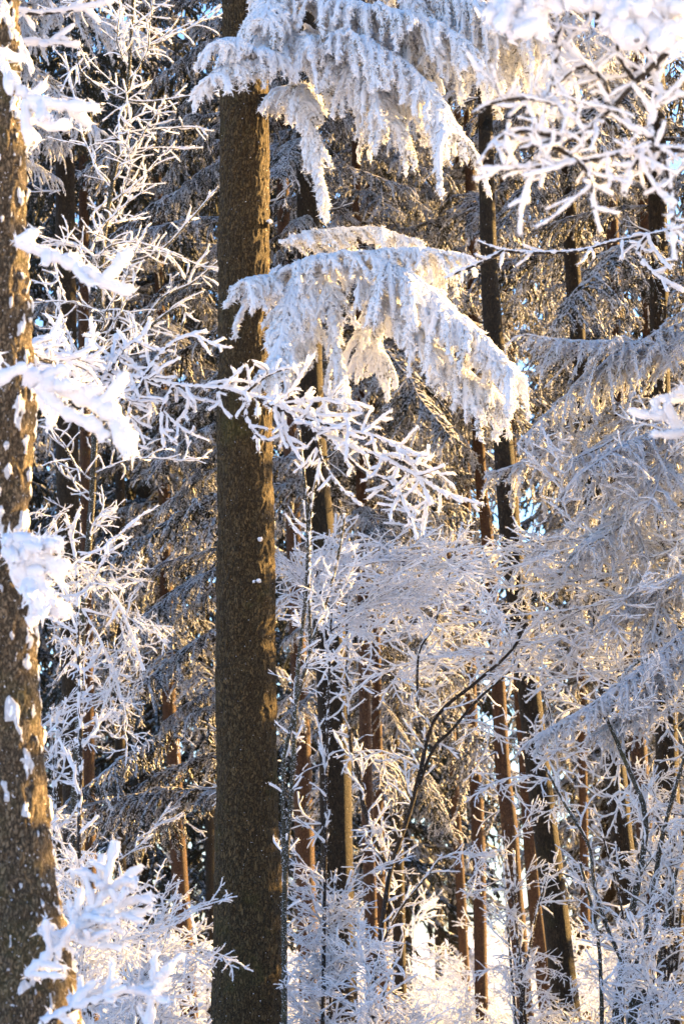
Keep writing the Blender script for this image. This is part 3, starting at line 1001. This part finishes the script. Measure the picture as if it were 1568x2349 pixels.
spruce([(-60, 300, 60), (-50, 2349, 84)], 24, M_BARKD, 'spruce beyond the left edge whose bluish rimed boughs hang at upper left', 330, 6, 1.7, 'pale', az=(-80, 50))

spruce([(1500, 0, 40), (1515, 1000, 46), (1540, 2349, 60)], 27.5, M_BARKD, 'spruce behind the blurred limbs at upper right, its boughs sweeping down to mid height', 640, 5, 2.2, 'mid')

# young spruces added out of view to the right to keep the foreground in the shade
for i, (x, y, h) in enumerate([(5.4, 12.2, 11.5), (6.3, 15.0, 12.0), (6.0, 17.3, 11.0), (6.6, 20.2, 9.0), (6.3, 22.4, 8.2), (7.0, 24.6, 8.5), (8.6, 26.0, 8.6), (9.4, 29.5, 8.0), (12.5, 38.0, 11.0)]):
    rg = R(400 + i)
    g = float(ground_z(x, y))
    W = np.array([[x, y, g - .2], [x + .05, y, g + h * .5], [x, y + .05, g + h]])
    root = thing('spruce_tree', 'unseen young rimed spruce added to the right of the view for its shade', 'tree', W[0], 'unseen young spruces added for shade')
    me, P, r = trunk_mesh('trunk', W, np.array([.13, .08, .015]), M_BARKD, .2, 10, seed=i, origin=W[0])
    link('trunk', me, root)
    for k in range(64):
        z = g + .3 + (h - .6) * k / 64
        a = k * 2.4
        place('bough', BOUGH['mid'][rg.randint(5)], root, (x, y, z), (math.cos(a), math.sin(a), .05 + .4 * k / 64), max(.2, (1.05 - .9 * k / 64)) * rg.uniform(.8, 1.1), 0)

# ------------------------------------------------------------------ far spruces
FARCROWN = []
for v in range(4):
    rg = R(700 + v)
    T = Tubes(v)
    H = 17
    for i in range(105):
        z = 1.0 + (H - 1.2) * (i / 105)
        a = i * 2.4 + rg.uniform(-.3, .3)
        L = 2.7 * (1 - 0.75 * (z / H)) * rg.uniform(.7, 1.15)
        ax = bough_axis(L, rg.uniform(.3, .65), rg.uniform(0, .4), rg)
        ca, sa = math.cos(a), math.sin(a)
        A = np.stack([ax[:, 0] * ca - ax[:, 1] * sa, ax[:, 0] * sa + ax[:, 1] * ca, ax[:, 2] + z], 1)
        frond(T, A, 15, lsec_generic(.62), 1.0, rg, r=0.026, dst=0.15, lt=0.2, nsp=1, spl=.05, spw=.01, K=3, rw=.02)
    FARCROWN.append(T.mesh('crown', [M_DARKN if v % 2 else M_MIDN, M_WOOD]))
TRK = Tubes(9)
TRK.add(np.stack([np.zeros(12), np.zeros(12), np.linspace(-.5, 24, 12)], 1), np.linspace(.19, .04, 12), 0, 10, .06)
FARTRUNK = TRK.mesh('trunk', [M_BARKD])
rf_ = R(55)
spots = []
for Y0, sp in ((53, 2.6), (58, 2.9), (64, 3.0), (72, 3.4), (82, 4.0), (94, 5.0)):
    hw = 0.155 * Y0 + 2
    x = -hw
    sp *= 1.2
    while x < hw:
        spots.append((x + rf_.uniform(-.8, .8), Y0 + rf_.uniform(-2.5, 2.5)))
        x += sp * rf_.uniform(.7, 1.3)
for i, (x, y) in enumerate(spots):
    # a thinner stand towards the bright clearing on the right
    if abs(x / y - 0.064) < 0.003 + 1.3 / y or (abs(x / y + .053) < 1.2 / y and y > 56):
        continue
    g = float(ground_z(x, y))
    root = thing('spruce_tree', 'far spruce standing in the depth of the wood behind the nearer trunks', 'tree', (x, y, g), 'far spruces in the depth of the wood')
    sc = rf_.uniform(.85, 1.25)
    root.scale = (sc, sc, sc)
    root.rotation_euler = (rf_.uniform(-.02, .02), rf_.uniform(-.02, .02), rf_.uniform(0, 6.28))
    link('trunk', FARTRUNK, root)
    c = link('crown', FARCROWN[rf_.randint(4)], root)
    c.location = (0, 0, rf_.uniform(0.3, 4.0) / sc)

# ------------------------------------------------------------------ understorey: stems and rimed sprays
def shrub(name, label, cat, stems, Y, seed, mat=M_WOOD, nspray=10, scale=(.6, 1.0), stem_kw=None, rf=.010, s0=.1, group=None, elev=(-.1, .5), fr=True, along=.6, limbs=(), base=None, tw=None):
    rg = R(seed)
    first = stems[0]
    b = at(first['p'][-1][0], first['p'][-1][1], Y)
    b[2] = float(ground_z(b[0], Y))
    root = thing(name, label, cat, b, group)
    for st in stems:
        W = px_path(st['p'], Y)
        if st.get('ground', True) and W[-1][2] > b[2]:
            d = W[-1] - W[-4]
            d = d / max(.3, abs(d[2]))
            g = W[-1] + d * (W[-1][2] - b[2] + .1) * np.array([.4, .4, 1])
            if d[2] < 0:
                W = smooth(np.vstack([W[::3], [g]]), len(W) + 12)
        W = W[::-1]
        T = Tubes(seed)
        w1, w0 = st.get('w', (6, 12))
        q = dict(tw_len=.28, dens=5, level=1, ds=.028, K=5, up=.7, jit=.25, curve=.18, spread=.8)
        q.update(stem_kw or {})
        q.update(st.get('kw', {}))
        limb(T, W, w0 / 2 * Y / FPX, w1 / 2 * Y / FPX, rf, rg, frost=st.get('frost', fr), **q)
        link('stem', T.mesh('stem', [M_TWIGF, mat], root.location), root)
        if st.get('n', nspray):
            sprays_on(root, W, rg, st.get('n', nspray), scale, st.get('s0', s0), 1.0, elev, along)
    for lm in limbs:
        W = px_path(lm['p'], Y)
        T = Tubes(seed + 1)
        limb(T, W, .008, .004, .012, rg, tw_len=.2, dens=5, level=1)
        link('branch', T.mesh('branch', [M_TWIGF, mat], root.location), root)
        sprays_on(root, W, rg, lm.get('n', int(plen(W) * 4)), lm.get('scale', scale), 0, 1, lm.get('elev', (-.18, .16)), lm.get('along', 1.0), .22)
    return root


# lichen-grown sapling at the left with upswept rimed twigs
shrub('broadleaf_sapling', 'thin lichen-grown sapling at left with long upcurved rimed twigs against the dark wood', 'tree',
      [dict(p=[(308, -60), (300, 100), (290, 230), (275, 330), (245, 500), (235, 600), (228, 700), (218, 1000), (208, 1200), (190, 1400), (183, 1650), (172, 1850), (165, 2050), (155, 2349)],
            w=(8, 26), n=3, s0=.35, frost=False, kw=dict(tw_len=1.0, dens=4.2, start=.52, curve=.5, grav=.05, ratio=.26, spread=1.3, ds=.024)),
       dict(p=[(400, 820), (420, 700), (290, 790), (240, 800)], w=(5, 8), n=0, ground=False, kw=dict(tw_len=.3, dens=5)),
       dict(p=[(500, 600), (440, 650), (365, 690), (300, 800)], w=(4, 7), n=0, ground=False, kw=dict(tw_len=.3, dens=6)),
       dict(p=[(500, 430), (440, 500), (360, 580), (235, 620)], w=(4, 7), n=0, ground=False, kw=dict(tw_len=.3, dens=6)),
       dict(p=[(500, 210), (440, 220), (300, 232), (190, 170), (180, 100)], w=(4, 7), n=0, ground=False, kw=dict(tw_len=.35, dens=6)),
       ], 21.8, 61, M_LICH, rf=.0105)
shrub('beech_sapling', 'beech sapling left of the middle trunk with a thickly rimed drooping fan of twigs', 'tree',
      [dict(p=[(150, 1180), (175, 1300), (180, 1500), (186, 1700), (180, 2000), (176, 2349)], w=(6, 16), n=2)],
      17.5, 62, M_WOOD, rf=.014,
      limbs=[dict(p=[(180, 1290), (230, 1330), (270, 1380), (300, 1450), (330, 1540)], n=9, scale=(.3, .52), elev=(-.6, .1)),
             dict(p=[(190, 1400), (230, 1470), (260, 1540), (280, 1610)], n=7, scale=(.3, .5), elev=(-.7, 0)),
             dict(p=[(140, 1180), (110, 1240), (130, 1300), (190, 1300)], n=6, scale=(.35, .55))])
shrub('hazel_shrub', 'tall grey rime-coated stems rising just right of the middle trunk', 'shrub',
      [dict(p=[(685, 990), (703, 1150), (706, 1250), (700, 1376), (682, 1551), (672, 1761), (655, 2000), (652, 2100), (652, 2349)], w=(7, 15), n=1, kw=dict(dens=4, tw_len=.13)),
       dict(p=[(790, 1180), (775, 1276), (745, 1391), (715, 1476), (692, 1566), (662, 1690), (650, 1760), (652, 2000)], w=(6, 11), n=1, ground=False, kw=dict(dens=4, tw_len=.15)),
       dict(p=[(735, 1060), (715, 1150), (708, 1300), (712, 1500)], w=(5, 8), n=0, ground=False, kw=dict(dens=3))],
      19.3, 63, M_LICH, rf=.011, scale=(.4, .8))
shrub('hazel_shrub', 'dark forked shrub stems low in the middle leaning up to the right', 'shrub',
      [dict(p=[(1204, 1436), (1169, 1496), (1084, 1571), (999, 1646), (965, 1761), (944, 1846), (914, 1936), (894, 2001), (879, 2101), (869, 2176), (844, 2349)], w=(6, 17), n=5, frost=False, s0=.5),
       dict(p=[(1169, 1541), (1094, 1606), (1034, 1676), (994, 1716), (960, 1800)], w=(5, 9), n=2, ground=False, frost=False),
       dict(p=[(794, 1380), (796, 1500), (796, 1576), (806, 1726), (821, 1761), (834, 1851), (864, 1936), (889, 1996)], w=(6, 13), n=0, ground=False, kw=dict(tw_len=.4, dens=9, grav=.03)),
       dict(p=[(1014, 1961), (969, 2021), (914, 2091), (870, 2180)], w=(4, 7), n=2, ground=False),
       dict(p=[(1060, 1200), (1000, 1420), (960, 1500), (960, 1640), (975, 1700)], w=(4, 7), n=1, ground=False)],
      22.5, 64, M_WOOD, rf=.011, scale=(.5, .9))
shrub('hazel_shrub', 'clump of grey forked stems under rimed twigs in the lower right', 'shrub',
      [dict(p=[(1370, 1600), (1439, 1761), (1479, 1871), (1466, 2001), (1439, 2131), (1419, 2261), (1409, 2349)], w=(9, 22), n=3),
       dict(p=[(1568, 1740), (1549, 1801), (1514, 1936), (1504, 2001), (1484, 2121), (1459, 2241), (1444, 2349)], w=(9, 20), n=3),
       dict(p=[(1249, 1760), (1309, 1871), (1349, 1936), (1364, 2041), (1394, 2136), (1424, 2211), (1424, 2349)], w=(6, 13), n=3),
       dict(p=[(1600, 1900), (1560, 1960), (1510, 2190), (1444, 2349)], w=(6, 14), n=2),
       dict(p=[(1330, 1980), (1370, 2150), (1380, 2349)], w=(6, 13), n=2)],
      21.5, 65, M_LICH, rf=.011, scale=(.5, .9))
# layered beech twigs across the right half
shrub('beech_tree', 'beech whose layered white rimed twigs spread across the right half at mid height', 'tree',
      [dict(p=[(1640, 1000), (1650, 1400), (1660, 1900), (1670, 2349)], w=(24, 60), n=4, frost=False, kw=dict(dens=1))],
      23, 66, M_LICH, rf=.012, scale=(.7, 1.1),
      limbs=[dict(p=[(1650, 1250), (1450, 1240), (1300, 1260), (1180, 1300), (1050, 1320)]),
             dict(p=[(1660, 1330), (1500, 1310), (1330, 1330), (1100, 1350), (900, 1330), (700, 1300)], scale=(.5, .9)),
             dict(p=[(1660, 1400), (1500, 1370), (1300, 1400), (1100, 1420), (950, 1440), (780, 1420)]),
             dict(p=[(1660, 1460), (1500, 1430), (1350, 1450), (1200, 1480), (1050, 1500), (900, 1530)]),
             dict(p=[(1660, 1560), (1560, 1500), (1400, 1540), (1280, 1560), (1200, 1600)]),
             dict(p=[(1660, 1300), (1500, 1250), (1400, 1230), (1300, 1200)]),
             dict(p=[(1660, 1680), (1560, 1620), (1450, 1640), (1350, 1690)], n=9),
             dict(p=[(1660, 1180), (1568, 1120), (1480, 1110)], n=8)])
shrub('beech_sapling', 'beech sapling with white twigs filling the gap right of the middle trunk at mid height', 'tree',
      [dict(p=[(770, 1180), (760, 1400), (750, 1700), (745, 2000), (740, 2349)], w=(4, 11), n=0)],
      21, 67, M_WOOD, rf=.011, scale=(.5, .8),
      limbs=[dict(p=[(755, 1330), (850, 1290), (950, 1290), (1050, 1310)], n=13),
             dict(p=[(755, 1420), (700, 1350), (650, 1310)], n=7),
             dict(p=[(755, 1450), (850, 1380), (950, 1370)], n=10)])
# low white thickets along the bottom
LOW = [
    # x, top py, Y, spread px, n, seed
    (215, 1960, 16.5, 120, 26, 'low rime-white thicket at the foot of the nearest left trunk'),
    (320, 2080, 18.0, 90, 26, 'low rime-white thicket just left of the foot of the middle trunk'),
    (330, 1880, 22.0, 120, 14, 'rime-white shrub left of the middle trunk below the grey boughs'),
    (740, 1990, 21.2, 90, 30, 'rime-white shrub just right of the foot of the middle trunk'),
    (840, 2160, 19.5, 100, 20, 'low rime-white thicket in the lower middle before the dark forked stems'),
    (960, 2300, 26.0, 120, 26, 'low sunlit thicket between the forked stems and the slender brown trunks'),
    (1110, 2300, 28.0, 120, 26, 'low sunlit thicket at the feet of the slender brown trunks'),
    (1200, 1880, 24.0, 60, 8, 'rime-white twigs crossing the long leaning trunk at lower right'),
    (1350, 2200, 24.0, 100, 14, 'low rime-white thicket right of the long leaning trunk'),
    (1520, 2060, 20.0, 90, 12, 'rime-white shrub in the bottom right corner'),
    (1450, 1800, 25.0, 120, 8, 'rime-white shrub behind the grey forked stems at right'),
    (120, 1500, 21.0, 60, 8, 'rime-white sapling close behind the nearest left trunk'),
    (1540, 1700, 26.0, 80, 10, 'tall rime-white shrub at the right edge below the layered beech twigs'),
]
for i, (x, ty, Y, wd, n, lab) in enumerate(LOW):
    rg = R(900 + i)
    st = []
    for k in range(4):
        x1 = x + rg.uniform(-1, 1) * wd
        x0 = x + rg.uniform(-.3, .3) * wd
        t1 = ty + rg.uniform(0, 160)
        st.append(dict(p=[(x1, t1), ((x1 + x0) / 2 + rg.uniform(-15, 15), (t1 + 2349) / 2), (x0, 2420)], w=(4, 9), n=max(3, n // 4 + 1), kw=dict(dens=4)))
    shrub('frosted_shrub', lab, 'shrub', st, Y, 950 + i, M_WOOD, rf=.011, scale=(.35, .7), group='low rimed shrubs of the undergrowth', s0=.35, elev=(-.15, .2))
for i, (x, Y) in enumerate([(-3.4, 34), (-1.2, 36), (4.2, 35), (-4.6, 42), (-2.6, 44), (.2, 45), (2.2, 43), (4.0, 46), (5.8, 42), (3.0, 52), (1.0, 54), (6.0, 54), (-2, 54)]):
    rg = R(1200 + i)
    g = float(ground_z(x, Y))
    root = thing('frosted_shrub', 'distant rime-white shrub on the forest floor behind the trunks', 'shrub', (x, Y, g), 'distant shrubs on the forest floor')
    for k in range(26):
        a = rg.uniform(0, 6.28)
        place('branch', SPRAY[rg.randint(6)], root, (x + rg.normal() * .8, Y + rg.normal() * .5, g + rg.uniform(0, 1.5) ** 1.2), (math.cos(a), math.sin(a), rg.uniform(-.1, .9)), rg.uniform(.7, 1.4), rg.uniform(-1, 1))
